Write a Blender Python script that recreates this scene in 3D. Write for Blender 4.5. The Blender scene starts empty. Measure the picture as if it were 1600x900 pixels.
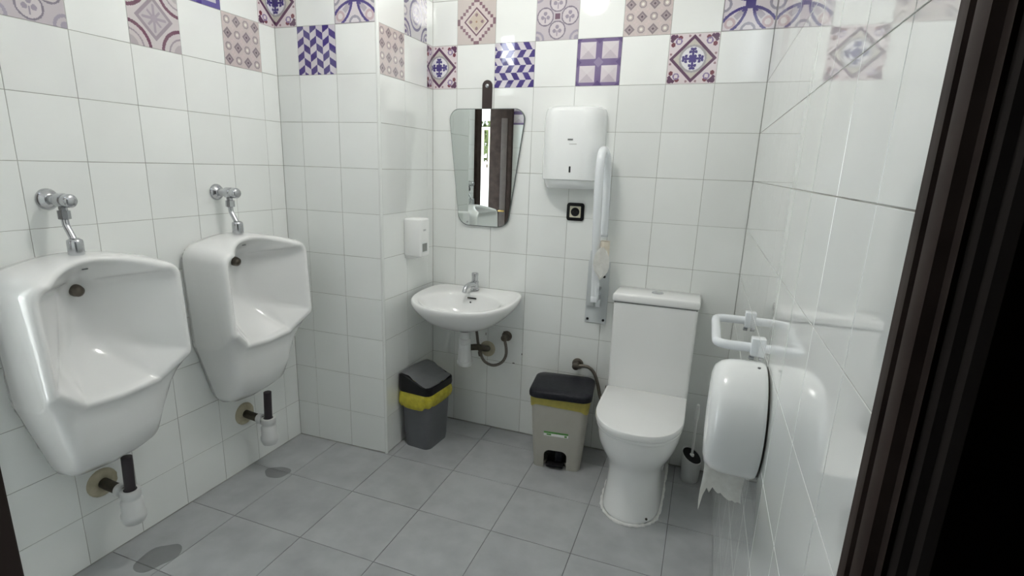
import bpy, bmesh, math, random
import numpy as np
from mathutils import Vector, Matrix

SC = bpy.context.scene
COL = SC.collection
PI = math.pi

# ------------------------------------------------------------------ camera
cam_d = bpy.data.cameras.new('camera')
cam = bpy.data.objects.new('camera', cam_d)
COL.objects.link(cam)
cam_d.sensor_fit = 'HORIZONTAL'
cam_d.sensor_width = 36.0
cam_d.lens = 831.44 / 1600 * 36.0
cam_d.shift_x = 14.7255 / 1600
cam_d.shift_y = 17.0506 / 1600
cam_d.clip_start = 0.02
CR = Vector((0.932999, 0.358497, 0.031505))
CU = Vector((-0.115086, 0.214271, 0.969971))
CF = Vector((-0.340981, 0.908607, -0.241173))
m = Matrix.Identity(4)
for i in range(3):
    m[i][0], m[i][1], m[i][2] = CR[i], CU[i], -CF[i]
m[0][3], m[1][3], m[2][3] = -0.165517, -2.556261, 1.428941
cam.matrix_world = m
SC.camera = cam

# ------------------------------------------------------------------ world, sun, exposure
w = bpy.data.worlds.new('sky')
SC.world = w
w.use_nodes = True
bgn = w.node_tree.nodes['Background']
bgn.inputs[0].default_value = (0.86, 0.94, 1.0, 1)
bgn.inputs[1].default_value = 9.0
sun_d = bpy.data.lights.new('sun', 'SUN')
sun_d.energy = 3.0
sun_d.angle = 0.01
sun = bpy.data.objects.new('sun', sun_d)
sun.rotation_euler = (math.radians(38), 0, math.radians(100))
COL.objects.link(sun)
SC.view_settings.view_transform = 'Standard'
SC.view_settings.look = 'None'
SC.view_settings.exposure = 0.0
SC.view_settings.gamma = 1.0
SC.cycles.use_denoising = True
SC.cycles.max_bounces = 12
SC.cycles.diffuse_bounces = 10

LAMP_POS = (-0.95, -0.97, 2.43)
LAMP_STRENGTH = 85.0

# ------------------------------------------------------------------ materials
def lin(r, g, b):
    f = lambda c: (c / 255 / 12.92) if c <= 10 else ((c / 255 + 0.055) / 1.055) ** 2.4
    return (f(r), f(g), f(b), 1)

def mat(name, col, rough=0.5, metal=0.0, coat=0.0, noise=None, bump=0.0, bscale=80, trans=0.0, spec=0.5, rnd=0.0, attr=None):
    m = bpy.data.materials.new(name)
    m.use_nodes = True
    nt = m.node_tree
    b = nt.nodes['Principled BSDF']
    b.inputs['Base Color'].default_value = col
    b.inputs['Roughness'].default_value = rough
    b.inputs['Metallic'].default_value = metal
    b.inputs['Coat Weight'].default_value = coat
    b.inputs['Coat Roughness'].default_value = 0.025
    b.inputs['Specular IOR Level'].default_value = spec
    if trans:
        b.inputs['Subsurface Weight'].default_value = trans
        b.inputs['Subsurface Radius'].default_value = (0.02, 0.02, 0.01)
    src = None
    if attr:
        a = nt.nodes.new('ShaderNodeAttribute'); a.attribute_name = attr
        src = a.outputs['Color']
    if noise:
        # noise = (scale, colour2, amount, detail)
        tc = nt.nodes.new('ShaderNodeTexCoord')
        oi = nt.nodes.new('ShaderNodeObjectInfo')
        add = nt.nodes.new('ShaderNodeVectorMath'); add.operation = 'ADD'
        sc = nt.nodes.new('ShaderNodeVectorMath'); sc.operation = 'SCALE'; sc.inputs[3].default_value = 37.0
        cmb = nt.nodes.new('ShaderNodeCombineXYZ')
        for k in range(3): nt.links.new(oi.outputs['Random'], cmb.inputs[k])
        nt.links.new(cmb.outputs[0], sc.inputs[0])
        nt.links.new(tc.outputs['Object'], add.inputs[0]); nt.links.new(sc.outputs[0], add.inputs[1])
        n = nt.nodes.new('ShaderNodeTexNoise'); n.inputs['Scale'].default_value = noise[0]
        n.inputs['Detail'].default_value = noise[3] if len(noise) > 3 else 4
        nt.links.new(add.outputs[0], n.inputs['Vector'])
        rp = nt.nodes.new('ShaderNodeMapRange'); rp.inputs[1].default_value = 0.35; rp.inputs[2].default_value = 0.7
        rp.inputs[3].default_value = 0; rp.inputs[4].default_value = noise[2]
        nt.links.new(n.outputs[0], rp.inputs[0])
        mx = nt.nodes.new('ShaderNodeMix'); mx.data_type = 'RGBA'
        nt.links.new(rp.outputs[0], mx.inputs['Factor'])
        if src: nt.links.new(src, mx.inputs[6])
        else: mx.inputs[6].default_value = col
        mx.inputs[7].default_value = noise[1]
        src = mx.outputs[2]
        if rnd:
            hv = nt.nodes.new('ShaderNodeHueSaturation')
            mr = nt.nodes.new('ShaderNodeMapRange'); mr.inputs[3].default_value = 1 - rnd; mr.inputs[4].default_value = 1 + rnd
            nt.links.new(oi.outputs['Random'], mr.inputs[0]); nt.links.new(mr.outputs[0], hv.inputs['Value'])
            nt.links.new(src, hv.inputs['Color']); src = hv.outputs[0]
    if src: nt.links.new(src, b.inputs['Base Color'])
    if bump:
        tc2 = nt.nodes.new('ShaderNodeTexCoord')
        n2 = nt.nodes.new('ShaderNodeTexNoise'); n2.inputs['Scale'].default_value = bscale
        nt.links.new(tc2.outputs['Object'], n2.inputs['Vector'])
        bp = nt.nodes.new('ShaderNodeBump'); bp.inputs['Strength'].default_value = bump; bp.inputs['Distance'].default_value = 0.002
        nt.links.new(n2.outputs[0], bp.inputs['Height']); nt.links.new(bp.outputs[0], b.inputs['Normal'])
    return m

def emit(name, col, s):
    m = bpy.data.materials.new(name); m.use_nodes = True
    b = m.node_tree.nodes['Principled BSDF']
    b.inputs['Base Color'].default_value = col
    b.inputs['Emission Color'].default_value = col
    b.inputs['Emission Strength'].default_value = s
    return m

TILE_C = (0.83, 0.85, 0.835, 1)
M = dict(
    tile=mat('glazed_white_tile', TILE_C, 0.04, coat=0.9, noise=(6, (0.80, 0.82, 0.80, 1), 0.6, 3), rnd=0.02, bump=0.035, bscale=9),
    deco=mat('printed_tile', TILE_C, 0.06, coat=0.9, attr='Col', bump=0.04, bscale=9),
    grout=mat('grout', (0.46, 0.46, 0.43, 1), 0.9, noise=(9, (0.22, 0.21, 0.19, 1), 0.9, 5)),
    floor=mat('grey_floor_tile', (0.41, 0.425, 0.435, 1), 0.36, noise=(9, (0.33, 0.34, 0.35, 1), 0.9, 8), rnd=0.05, bump=0.08, bscale=60),
    fgrout=mat('floor_grout', (0.13, 0.13, 0.13, 1), 0.9, noise=(9, (0.20, 0.20, 0.20, 1), 0.9, 4)),
    plaster=mat('ceiling_paint', (0.86, 0.86, 0.84, 1), 0.8, noise=(5, (0.74, 0.74, 0.72, 1), 0.5)),
    ware=mat('white_porcelain', (0.84, 0.845, 0.84, 1), 0.14, coat=0.35, noise=(3, (0.81, 0.815, 0.805, 1), 0.6)),
    plast=mat('white_plastic', (0.84, 0.85, 0.84, 1), 0.28, noise=(12, (0.82, 0.83, 0.82, 1), 0.5)),
    enamel=mat('white_enamelled_metal', (0.86, 0.88, 0.88, 1), 0.16, coat=0.3, noise=(4, (0.84, 0.86, 0.86, 1), 0.5)),
    tube=mat('white_coated_tube', (0.80, 0.83, 0.86, 1), 0.22, coat=0.2, noise=(10, (0.78, 0.81, 0.84, 1), 0.4)),
    plate=mat('grey_white_plate', (0.58, 0.61, 0.62, 1), 0.35, noise=(10, (0.55, 0.58, 0.59, 1), 0.4)),
    chrome=mat('chrome', (0.55, 0.56, 0.58, 1), 0.24, metal=1.0, noise=(30, (0.48, 0.49, 0.5, 1), 0.4)),
    dull=mat('dull_brown_brass', (0.17, 0.15, 0.125, 1), 0.4, metal=0.8, noise=(40, (0.09, 0.075, 0.06, 1), 0.8)),
    braid=mat('braided_hose', (0.22, 0.195, 0.165, 1), 0.45, metal=0.6, noise=(220, (0.10, 0.09, 0.08, 1), 0.9)),
    black=mat('black_plastic', (0.009, 0.009, 0.010, 1), 0.3, spec=0.2, noise=(20, (0.02, 0.02, 0.022, 1), 0.5)),
    pipe=mat('dark_plum_pipe', (0.018, 0.013, 0.017, 1), 0.4, noise=(20, (0.03, 0.02, 0.025, 1), 0.5)),
    grime=mat('dirty_brown_pipe', (0.05, 0.04, 0.024, 1), 0.6, noise=(60, (0.02, 0.016, 0.01, 1), 0.9)),
    putty=mat('yellowed_putty', (0.50, 0.46, 0.34, 1), 0.7, noise=(30, (0.36, 0.32, 0.22, 1), 0.8)),
    trap=mat('white_trap_plastic', (0.62, 0.63, 0.63, 1), 0.3, noise=(20, (0.57, 0.58, 0.57, 1), 0.6)),
    strap=mat('dark_brown_strap', (0.028, 0.016, 0.015, 1), 0.4, noise=(50, (0.04, 0.022, 0.02, 1), 0.6)),
    mirror=mat('mirror_glass', (0.78, 0.83, 0.81, 1), 0.0, metal=1.0),
    edge=mat('mirror_edge', (0.10, 0.12, 0.12, 1), 0.2, noise=(30, (0.2, 0.23, 0.22, 1), 0.7)),
    grey=mat('mid_grey_plastic', (0.105, 0.11, 0.12, 1), 0.38, noise=(30, (0.12, 0.125, 0.135, 1), 0.6)),
    flap=mat('grey_flap_plastic', (0.30, 0.31, 0.32, 1), 0.34, noise=(30, (0.34, 0.35, 0.36, 1), 0.6)),
    lid=mat('charcoal_plastic', (0.012, 0.013, 0.018, 1), 0.42, spec=0.16, noise=(60, (0.03, 0.032, 0.038, 1), 0.6), bump=0.1, bscale=500),
    beige=mat('beige_plastic', (0.42, 0.41, 0.37, 1), 0.42, noise=(20, (0.40, 0.385, 0.34, 1), 0.6)),
    bag=mat('yellow_bin_bag', (0.52, 0.46, 0.035, 1), 0.25, noise=(45, (0.33, 0.29, 0.02, 1), 0.7), trans=0.15),
    bagin=mat('yellow_bag_rim', (0.70, 0.62, 0.17, 1), 0.3, noise=(35, (0.56, 0.50, 0.13, 1), 0.6)),
    green=mat('green_sticker', (0.06, 0.24, 0.035, 1), 0.5, noise=(120, (0.2, 0.4, 0.15, 1), 0.5)),
    paper=mat('tissue_paper', (0.88, 0.88, 0.86, 1), 0.95, noise=(60, (0.75, 0.75, 0.72, 1), 0.6), bump=0.2, bscale=300),
    card=mat('cardboard_core', (0.66, 0.61, 0.52, 1), 0.9, noise=(60, (0.60, 0.54, 0.44, 1), 0.6)),
    sealant=mat('white_sealant', (0.82, 0.82, 0.80, 1), 0.5, noise=(40, (0.6, 0.6, 0.58, 1), 0.6)),
    cream=mat('cream_plastic', (0.66, 0.63, 0.50, 1), 0.35, noise=(20, (0.62, 0.59, 0.46, 1), 0.5)),
    mark=mat('grey_print', (0.16, 0.17, 0.17, 1), 0.5, noise=(60, (0.26, 0.27, 0.27, 1), 0.6)),
    faint=mat('faint_print', (0.5, 0.51, 0.51, 1), 0.5, noise=(60, (0.6, 0.61, 0.61, 1), 0.6)),
    window=mat('smoked_window', (0.20, 0.21, 0.20, 1), 0.12, noise=(30, (0.26, 0.27, 0.26, 1), 0.5)),
    wood=mat('dark_brown_wood', (0.040, 0.027, 0.023, 1), 0.62, spec=0.12, noise=(20, (0.02, 0.012, 0.010, 1), 0.8, 6), bump=0.1, bscale=60),
    woodpan=mat('greyed_wood_panel', (0.07, 0.052, 0.045, 1), 0.4, noise=(20, (0.05, 0.035, 0.03, 1), 0.8, 6)),
    dark=mat('shaded_dark_paint', (0.012, 0.009, 0.008, 1), 0.8, spec=0.1, noise=(5, (0.016, 0.012, 0.010, 1), 0.5)),  # near-black: the shade of the unlit hall and door frame is in this colour
    hall=mat('hall_floor', (0.03, 0.027, 0.025, 1), 0.7, spec=0.2, noise=(5, (0.02, 0.018, 0.016, 1), 0.5)),
    brass=mat('brass', (0.5, 0.34, 0.12, 1), 0.3, metal=1.0, noise=(30, (0.35, 0.23, 0.08, 1), 0.5)),
    trim=mat('white_corner_trim', (0.74, 0.76, 0.74, 1), 0.25, noise=(20, (0.70, 0.72, 0.70, 1), 0.5)),
    pave=mat('pale_paving', (0.72, 0.71, 0.68, 1), 0.8, noise=(4, (0.62, 0.61, 0.58, 1), 0.6)),
    rail=mat('pale_railing', (0.70, 0.66, 0.52, 1), 0.5, noise=(20, (0.6, 0.56, 0.42, 1), 0.5)),
    leaf=mat('tree_leaves', (0.045, 0.065, 0.012, 1), 0.6, noise=(6, (0.10, 0.12, 0.025, 1), 0.9)),
    bark=mat('bark', (0.09, 0.06, 0.04, 1), 0.9, noise=(20, (0.05, 0.035, 0.02, 1), 0.8)),
    globe=emit('lamp_globe', (1.0, 0.985, 0.95, 1), LAMP_STRENGTH),
)

# ------------------------------------------------------------------ helpers
OFF = Vector((0, 0, 0))      # world offset taken off the vertices of the thing being built

def obj(name, bm, m, parent=None, smooth=None, sub=0, label=None, kind=None):
    me = bpy.data.meshes.new(name)
    bmesh.ops.recalc_face_normals(bm, faces=bm.faces)
    for v in bm.verts: v.co -= OFF
    bm.to_mesh(me); bm.free()
    me.materials.append(M[m] if isinstance(m, str) else m)
    o = bpy.data.objects.new(name, me)
    COL.objects.link(o)
    if parent: o.parent = parent
    if sub:
        s = o.modifiers.new('sub', 'SUBSURF'); s.levels = sub; s.render_levels = sub
        smooth = 180
    if smooth:
        for p in me.polygons: p.use_smooth = True
        if smooth < 180:
            me.set_sharp_from_angle(angle=math.radians(smooth))
    if label: o['label'] = label
    if kind: o['kind'] = kind
    return o

def thing(name, label, cat, loc, rz=0, group=None, world=True):
    o = bpy.data.objects.new(name, None)
    o.empty_display_size = 0.05
    o.location = loc; o.rotation_euler = (0, 0, rz)
    COL.objects.link(o)
    o['label'] = label; o['category'] = cat
    if group: o['group'] = group
    global OFF
    OFF = Vector(loc) if world else Vector((0, 0, 0))
    return o

def dup(root, loc, label, group=None):
    r = root.copy(); COL.objects.link(r); r.location = loc; r['label'] = label
    if group: r['group'] = group
    for ch in list(root.children):
        c = ch.copy(); COL.objects.link(c); c.parent = r
        for g in list(ch.children):
            d = g.copy(); COL.objects.link(d); d.parent = c
    return r

def B(): return bmesh.new()

def box(bm, lo, hi, bev=0.0, seg=2, rot=None):
    lo, hi = Vector(lo), Vector(hi)
    c, s = (lo + hi) / 2, hi - lo
    r = bmesh.ops.create_cube(bm, size=1.0)
    vs = r['verts']
    for v in vs: v.co = Vector((v.co.x * s.x, v.co.y * s.y, v.co.z * s.z))
    if bev:
        es = list({e for v in vs for e in v.link_edges})
        g = bmesh.ops.bevel(bm, geom=es, offset=bev, segments=seg, affect='EDGES', profile=0.5)
        vs = list({v for f in g['faces'] for v in f.verts} | {v for v in vs if v.is_valid})
        # gather the whole island
        seen = set(vs); st = list(vs)
        while st:
            v = st.pop()
            for e in v.link_edges:
                o = e.other_vert(v)
                if o not in seen: seen.add(o); st.append(o)
        vs = list(seen)
    for v in vs:
        if rot is not None: v.co = rot @ v.co
        v.co += c
    return vs

def lathe(bm, prof, seg=24, at=(0, 0, 0), axis='Z', cap=True):
    """prof: list of (r, h). axis Z/X/Y/-Y: direction of h."""
    at = Vector(at); rings = []
    ax = {'Z': (Vector((1, 0, 0)), Vector((0, 1, 0)), Vector((0, 0, 1))),
          'X': (Vector((0, 1, 0)), Vector((0, 0, 1)), Vector((1, 0, 0))),
          '-X': (Vector((0, 0, 1)), Vector((0, 1, 0)), Vector((-1, 0, 0))),
          '-Y': (Vector((1, 0, 0)), Vector((0, 0, 1)), Vector((0, -1, 0)))}
    if isinstance(axis, str): a, b, n = ax[axis]
    else:
        n = Vector(axis).normalized(); a = n.orthogonal().normalized(); b = n.cross(a)
    for r, h in prof:
        rings.append([bm.verts.new(at + n * h + (a * math.cos(2 * PI * k / seg) + b * math.sin(2 * PI * k / seg)) * r) for k in range(seg)])
    for i in range(len(rings) - 1):
        for k in range(seg):
            bm.faces.new((rings[i][k], rings[i][(k + 1) % seg], rings[i + 1][(k + 1) % seg], rings[i + 1][k]))
    if cap:
        bm.faces.new(list(reversed(rings[0]))); bm.faces.new(rings[-1])

def catmull(pts, n=8, closed=False):
    P = [Vector(p) for p in pts]; out = []
    L = len(P)
    rng = range(L) if closed else range(L - 1)
    for i in rng:
        if closed: p0, p1, p2, p3 = P[i - 1], P[i], P[(i + 1) % L], P[(i + 2) % L]
        else: p0, p1, p2, p3 = P[max(i - 1, 0)], P[i], P[i + 1], P[min(i + 2, L - 1)]
        for k in range(n):
            t = k / n
            out.append(0.5 * ((2 * p1) + (p2 - p0) * t + (2 * p0 - 5 * p1 + 4 * p2 - p3) * t * t + (3 * p1 - p0 - 3 * p2 + p3) * t ** 3))
    if not closed: out.append(P[-1])
    return out

def tube(bm, pts, r, seg=12, closed=False, cap=True):
    P = [Vector(p) for p in pts]; L = len(P)
    R = r if isinstance(r, (list, tuple)) else [r] * L
    tan = []
    for i in range(L):
        if closed: d = P[(i + 1) % L] - P[i - 1]
        else: d = P[min(i + 1, L - 1)] - P[max(i - 1, 0)]
        tan.append(d.normalized())
    nrm = tan[0].orthogonal().normalized(); rings = []
    for i in range(L):
        nrm = (nrm - tan[i] * nrm.dot(tan[i])).normalized()
        b = tan[i].cross(nrm)
        rings.append([bm.verts.new(P[i] + (nrm * math.cos(2 * PI * k / seg) + b * math.sin(2 * PI * k / seg)) * R[i]) for k in range(seg)])
    rr = range(L) if closed else range(L - 1)
    for i in rr:
        A, Bq = rings[i], rings[(i + 1) % L]
        for k in range(seg):
            bm.faces.new((A[k], A[(k + 1) % seg], Bq[(k + 1) % seg], Bq[k]))
    if cap and not closed:
        bm.faces.new(list(reversed(rings[0]))); bm.faces.new(rings[-1])

def loft(bm, loops, cap0=True, cap1=True):
    rings = [[bm.verts.new(p) for p in L] for L in loops]
    n = len(rings[0])
    for i in range(len(rings) - 1):
        for k in range(n):
            bm.faces.new((rings[i][k], rings[i][(k + 1) % n], rings[i + 1][(k + 1) % n], rings[i + 1][k]))
    if cap0: bm.faces.new(list(reversed(rings[0])))
    if cap1: bm.faces.new(rings[-1])
    return rings

def rrect(w, d, r, z, n=5, cx=0, cy=0):
    out = []
    for sx, sy, a0 in ((1, 1, 0), (-1, 1, 90), (-1, -1, 180), (1, -1, 270)):
        for k in range(n + 1):
            a = math.radians(a0 + 90 * k / n)
            out.append((cx + sx * (w / 2 - r) + r * math.cos(a), cy + sy * (d / 2 - r) + r * math.sin(a), z))
    return out

def prism(bm, poly, lo, hi, axis='Z', bev=0.0):
    """extrude a 2D polygon; axis Z: (x,y), axis Y: (x,z), axis X: (y,z)"""
    def mk(p, h): return {'Z': (p[0], p[1], h), 'Y': (p[0], h, p[1]), 'X': (h, p[0], p[1])}[axis]
    a = [bm.verts.new(mk(p, lo)) for p in poly]; b = [bm.verts.new(mk(p, hi)) for p in poly]
    n = len(poly)
    f0 = bm.faces.new(a); f1 = bm.faces.new(list(reversed(b)))
    for k in range(n): bm.faces.new((a[k], b[k], b[(k + 1) % n], a[(k + 1) % n]))
    bmesh.ops.recalc_face_normals(bm, faces=bm.faces)
    if bev:
        es = list(set(f0.edges) | set(f1.edges))
        bmesh.ops.bevel(bm, geom=es, offset=bev, segments=2, affect='EDGES', profile=0.5)

# ------------------------------------------------------------------ printed tile patterns (flat print on the glaze)
N = 84
def pattern(kind):
    g = (np.arange(N) + 0.5) / N
    u, v = np.meshgrid(g, g)               # u right, v up
    a, b = 2 * u - 1, 2 * v - 1
    C = np.zeros((N, N, 3))
    def c(r, gg, bb): return np.array(lin(r, gg, bb)[:3])
    def put(mask, col): C[mask] = col
    WHITE, BEI, IND, MAR = c(222, 214, 216), c(188, 180, 176), c(62, 48, 118), c(84, 44, 78)
    GREY, LIL, ROSE = c(150, 142, 152), c(128, 108, 150), c(196, 182, 184)
    A, Bb = np.abs(a), np.abs(b)
    r = np.hypot(a, b)
    if kind == 'snow':
        put(np.ones_like(u, bool), c(216, 204, 208))
        d = A + Bb
        put(d < 0.80, c(192, 186, 178)); put((d > 0.80) & (d < 0.96), MAR)
        put((r < 0.56) & (d < .8), c(160, 156, 160)); put(r < 0.47, c(222, 220, 226))
        arm = ((A < 0.055) & (Bb < 0.42)) | ((Bb < 0.055) & (A < 0.42))
        dg = ((np.abs(A - Bb) < 0.075) & (r < 0.2))
        for q in (0.27,):
            arm |= (np.hypot(A - q, Bb - 0.115) < 0.062) | (np.hypot(A - 0.115, Bb - q) < 0.062)
        arm |= (np.hypot(A - .385, Bb - .06) < .06) | (np.hypot(A - .06, Bb - .385) < .06)
        put(arm | dg, IND)
        put((np.hypot(A - .86, Bb - .86) < .12) | (np.hypot(A - .74, Bb - .90) < .07) | (np.hypot(A - .9, Bb - .74) < .07), MAR)
        put((np.hypot(A - .57, Bb - .84) < .09) | (np.hypot(A - .84, Bb - .57) < .09), c(112, 52, 66))
        ring = np.abs(np.hypot(A - .62, Bb - .70) - .11) < .028
        put(ring & (d > 1.0), LIL)
        put((np.hypot(A - .2, Bb - .9) < .05) | (np.hypot(A - .9, Bb - .2) < .05), c(150, 120, 128))
    elif kind in ('herr_v', 'herr_h'):
        x, y = (u, v) if kind == 'herr_v' else (v, u)
        nc = 6
        k = np.floor(x * nc); s = x * nc - k
        sl = np.where(k % 2 == 0, s, 1 - s)
        t = (y * 3.4 - sl * 0.34 + 0.12 + (k // 2) * 0.0 + (k % 2) * 0.5) % 1.0
        put(np.ones_like(u, bool), c(206, 200, 208)); put(t < 0.5, c(64, 50, 120))
        edge = (np.abs(x * nc - np.round(x * nc)) < 0.03)
        put(edge & (t < .5), c(80, 64, 130))
    elif kind == 'squares':
        put(np.ones_like(u, bool), c(116, 100, 140))
        x, y = (u * 2) % 1, (v * 2) % 1
        ax, ay = 2 * x - 1, 2 * y - 1
        ins = np.maximum(np.abs(ax), np.abs(ay)) < 0.72
        put(ins & (np.abs(ax) > np.abs(ay)), c(208, 200, 206)); put(ins & (np.abs(ax) <= np.abs(ay)), c(188, 178, 188))
        put(ins & (np.abs(ax) <= np.abs(ay)) & (ay > 0), c(214, 208, 212))
        put(~ins & (np.abs(ax) + np.abs(ay) > 1.55), c(92, 74, 122))
        put(~ins & ((A + Bb) < .22), c(140, 126, 160))
    elif kind == 'steps':
        put(np.ones_like(u, bool), c(198, 188, 184))
        st = np.floor(A * 7) + np.floor(Bb * 7)
        put(st <= 6, c(128, 100, 110)); put(st <= 5, c(208, 196, 194))
        d = A + Bb
        put(d < 0.66, c(112, 84, 96)); put(d < 0.56, c(214, 204, 200)); put(d < 0.48, c(196, 182, 168))
        put((np.hypot(A - .30, Bb) < .075) | (np.hypot(A, Bb - .30) < .075), c(140, 116, 122))
        put(r < .05, c(160, 130, 110))
    elif kind == 'circles':
        put(np.ones_like(u, bool), c(190, 182, 188))
        for cx, cy in ((0, .58), (0, -.58), (.58, 0), (-.58, 0)):
            q = np.hypot(a - cx, b - cy)
            put(q < .40, c(128, 120, 134)); put(q < .345, c(202, 194, 198))
            for dx, dy in ((0, .14), (.13, -.03), (-.13, -.03)):
                put(np.hypot(a - cx - dx, b - cy - dy) < .085, c(150, 142, 156))
            put((np.abs(a - cx) < .03) & (np.abs(b - cy + .14) < .12), c(150, 142, 156))
        put((A < .11) & (Bb < .11), c(116, 92, 108))
        q = np.hypot(A - .95, Bb - .95)
        put((np.abs(q - .3) < .05) | (q < .14), c(158, 152, 166))
    elif kind == 'dots':
        put(np.ones_like(u, bool), c(198, 186, 184))
        x, y = (u * 4) % 1 - .5, (v * 4) % 1 - .5
        par = (np.floor(u * 4) + np.floor(v * 4)) % 2
        di = np.abs(x) + np.abs(y); q = np.hypot(x, y)
        put((par == 0) & (di < .46), c(134, 122, 128)); put((par == 0) & (di < .28), c(162, 150, 152)); put((par == 0) & (q < .10), c(92, 80, 88))
        put((par == 1) & (q < .33), c(150, 140, 144)); put((par == 1) & (q < .23), c(186, 174, 170)); put((par == 1) & (q < .13), c(226, 222, 214))
        put((par == 1) & (di > .72), c(206, 190, 190))
    elif kind == 'curves':
        put(np.ones_like(u, bool), c(206, 198, 204))
        put((np.hypot(A - .72, Bb - .72) < .22), c(186, 164, 170)); put((np.hypot(A - .72, Bb - .72) < .12), c(214, 206, 208))
        put((np.abs(A - Bb) < .16) & (r > .3) & (r < .75), c(168, 160, 172))
        put((np.hypot(A - 1, Bb) < .30) | (np.hypot(A, Bb - 1) < .30), c(146, 142, 156)); put((np.hypot(A - 1, Bb) < .2) | (np.hypot(A, Bb - 1) < .2), c(214, 208, 214))
        for cx, cy in ((0, 1.35), (0, -1.35), (1.35, 0), (-1.35, 0)):
            put(np.abs(np.hypot(a - cx, b - cy) - 1.22) < .055, IND)
        for s in (1, -1):
            put((np.abs(a - s * b) < .07) & (r < .42), IND)
        put(np.maximum(A, Bb) > .97, GREY)
    elif kind == 'chain':
        put(np.ones_like(u, bool), c(196, 192, 196))
        for cx, cy in ((0, 0), (.98, .98), (-.98, .98), (.98, -.98), (-.98, -.98)):
            q = np.hypot((a - cx) * 1.25, b - cy)
            put(np.abs(q - .62) < .06, c(92, 84, 122)); put(np.abs(q - .36) < .05, c(120, 112, 140))
            put((np.hypot(np.abs(a - cx) - .1, np.abs(b - cy) - .12) < .08), c(92, 84, 122))
        put((np.hypot(A - .95, Bb) < .22), c(150, 146, 158)); put((np.hypot(A - .95, Bb) < .13), c(210, 206, 208))
    elif kind == 'bigdiamond':
        put(np.ones_like(u, bool), c(200, 192, 194))
        d = A + Bb
        for sx in (1, -1):
            for sy in (1, -1):
                q = np.hypot(a - sx * 1.1, b - sy * 1.1)
                put(q < .42, c(176, 168, 172)); put(np.abs(q - .60) < .03, c(150, 140, 148))
                put(np.abs(q - .86) < .06, c(104, 62, 84))
        put(np.maximum(A * .9, Bb) > 5, GREY)
        put(d < .74, c(146, 134, 144)); put(d < .58, c(186, 176, 182))
        put((d < .5) & ((np.abs(A - Bb) < .05) | (A < .04) | (Bb < .04)), c(156, 146, 156)); put(np.hypot(A, Bb) < .1, c(160, 150, 160))
    elif kind == 'blue':
        put(np.ones_like(u, bool), c(206, 202, 212))
        e = np.maximum(A, Bb)
        put(e > .80, c(96, 88, 150)); put((e > .66) & (e < .72), c(120, 108, 160))
        put((A < .12) | (Bb < .12), c(70, 54, 128)); put((np.abs(A - Bb) < .1) & (e < .6), c(96, 70, 120))
    if C.sum() == 0: C[:] = 0.7
    # the glaze of a printed tile holds a little paper-white
    return C

_pat = {}
def deco_mesh(kind, w, h, u0, u1):
    key = (kind, round(w, 4), round(h, 4), u0, u1)
    if key in _pat: return _pat[key]
    C = pattern(kind)
    i0, i1 = int(round(u0 * N)), int(round(u1 * N))
    C = C[:, i0:i1]; ny, nx = C.shape[:2]
    t = 0.0025
    xs, zs = np.linspace(0, w, nx + 1), np.linspace(0, h, ny + 1)
    X, Z = np.meshgrid(xs, zs)
    V = np.stack([X, np.full_like(X, 0.0), Z], -1).reshape(-1, 3)
    idx = np.arange((nx + 1) * (ny + 1)).reshape(ny + 1, nx + 1)
    F = np.stack([idx[:-1, :-1], idx[:-1, 1:], idx[1:, 1:], idx[1:, :-1]], -1).reshape(-1, 4)
    nv = len(V)
    back = np.array([(0, t + .002, 0), (w, t + .002, 0), (w, t + .002, h), (0, t + .002, h)])
    c = [idx[0, 0], idx[0, -1], idx[-1, -1], idx[-1, 0]]
    me = bpy.data.meshes.new('decorated_tile')
    faces = F.tolist()
    cols = C.reshape(-1, 3).tolist()
    border = [list(idx[0, ::-1]), list(idx[::-1, -1]), list(idx[-1, :]), list(idx[:, 0])]
    for k, ring in enumerate(border):
        p, q = nv + k, nv + (k + 1) % 4
        faces.append([int(x) for x in ring] + [p, q]); cols.append([.6, .6, .58])
    me.from_pydata(np.vstack([V, back]).tolist(), [], faces)
    at = me.color_attributes.new('Col', 'FLOAT_COLOR', 'CORNER')
    buf = []
    for p, cc in zip(me.polygons, cols): buf += [cc[0], cc[1], cc[2], 1.0] * p.loop_total
    at.data.foreach_set('color', buf)
    me.materials.append(M['deco'])
    _pat[key] = me
    return me

_tm = {}
def tile_mesh(w, h, m='tile', bev=0.0006, t=0.0045, flat=False):
    key = (round(w, 3), round(h, 3), m, flat)
    if key in _tm: return _tm[key]
    me = bpy.data.meshes.new('tile')
    b = min(bev, w / 4, h / 4)
    def P(x, d, z): return (x, z, -d) if flat else (x, d, z)
    V = [P(b, 0, b), P(w - b, 0, b), P(w - b, 0, h - b), P(b, 0, h - b),
         P(0, b, 0), P(w, b, 0), P(w, b, h), P(0, b, h), P(0, t, 0), P(w, t, 0), P(w, t, h), P(0, t, h)]
    F = [(0, 1, 2, 3)]
    for k in range(4):
        j = (k + 1) % 4
        F += [(4 + k, 4 + j, j, k), (8 + k, 8 + j, 4 + j, 4 + k)]
    if flat: pass
    me.from_pydata(V, [], F)
    me.materials.append(M[m])
    _tm[key] = me
    return me

DECO_LABEL = dict(snow='tile printed with an indigo snowflake inside a maroon diamond', herr_v='tile printed with indigo and white upright chevrons',
    herr_h='tile printed with indigo and white sideways chevrons', squares='tile printed with four purple framed squares', steps='tile printed with a stepped brown diamond',
    circles='tile printed with four grey circles', dots='tile printed with small grey diamonds and rings', curves='tile printed with crossing indigo arcs',
    chain='tile printed with interlaced grey rings', bigdiamond='tile printed with a grey diamond between maroon arcs', blue='tile printed with a blue and violet frame')

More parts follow.
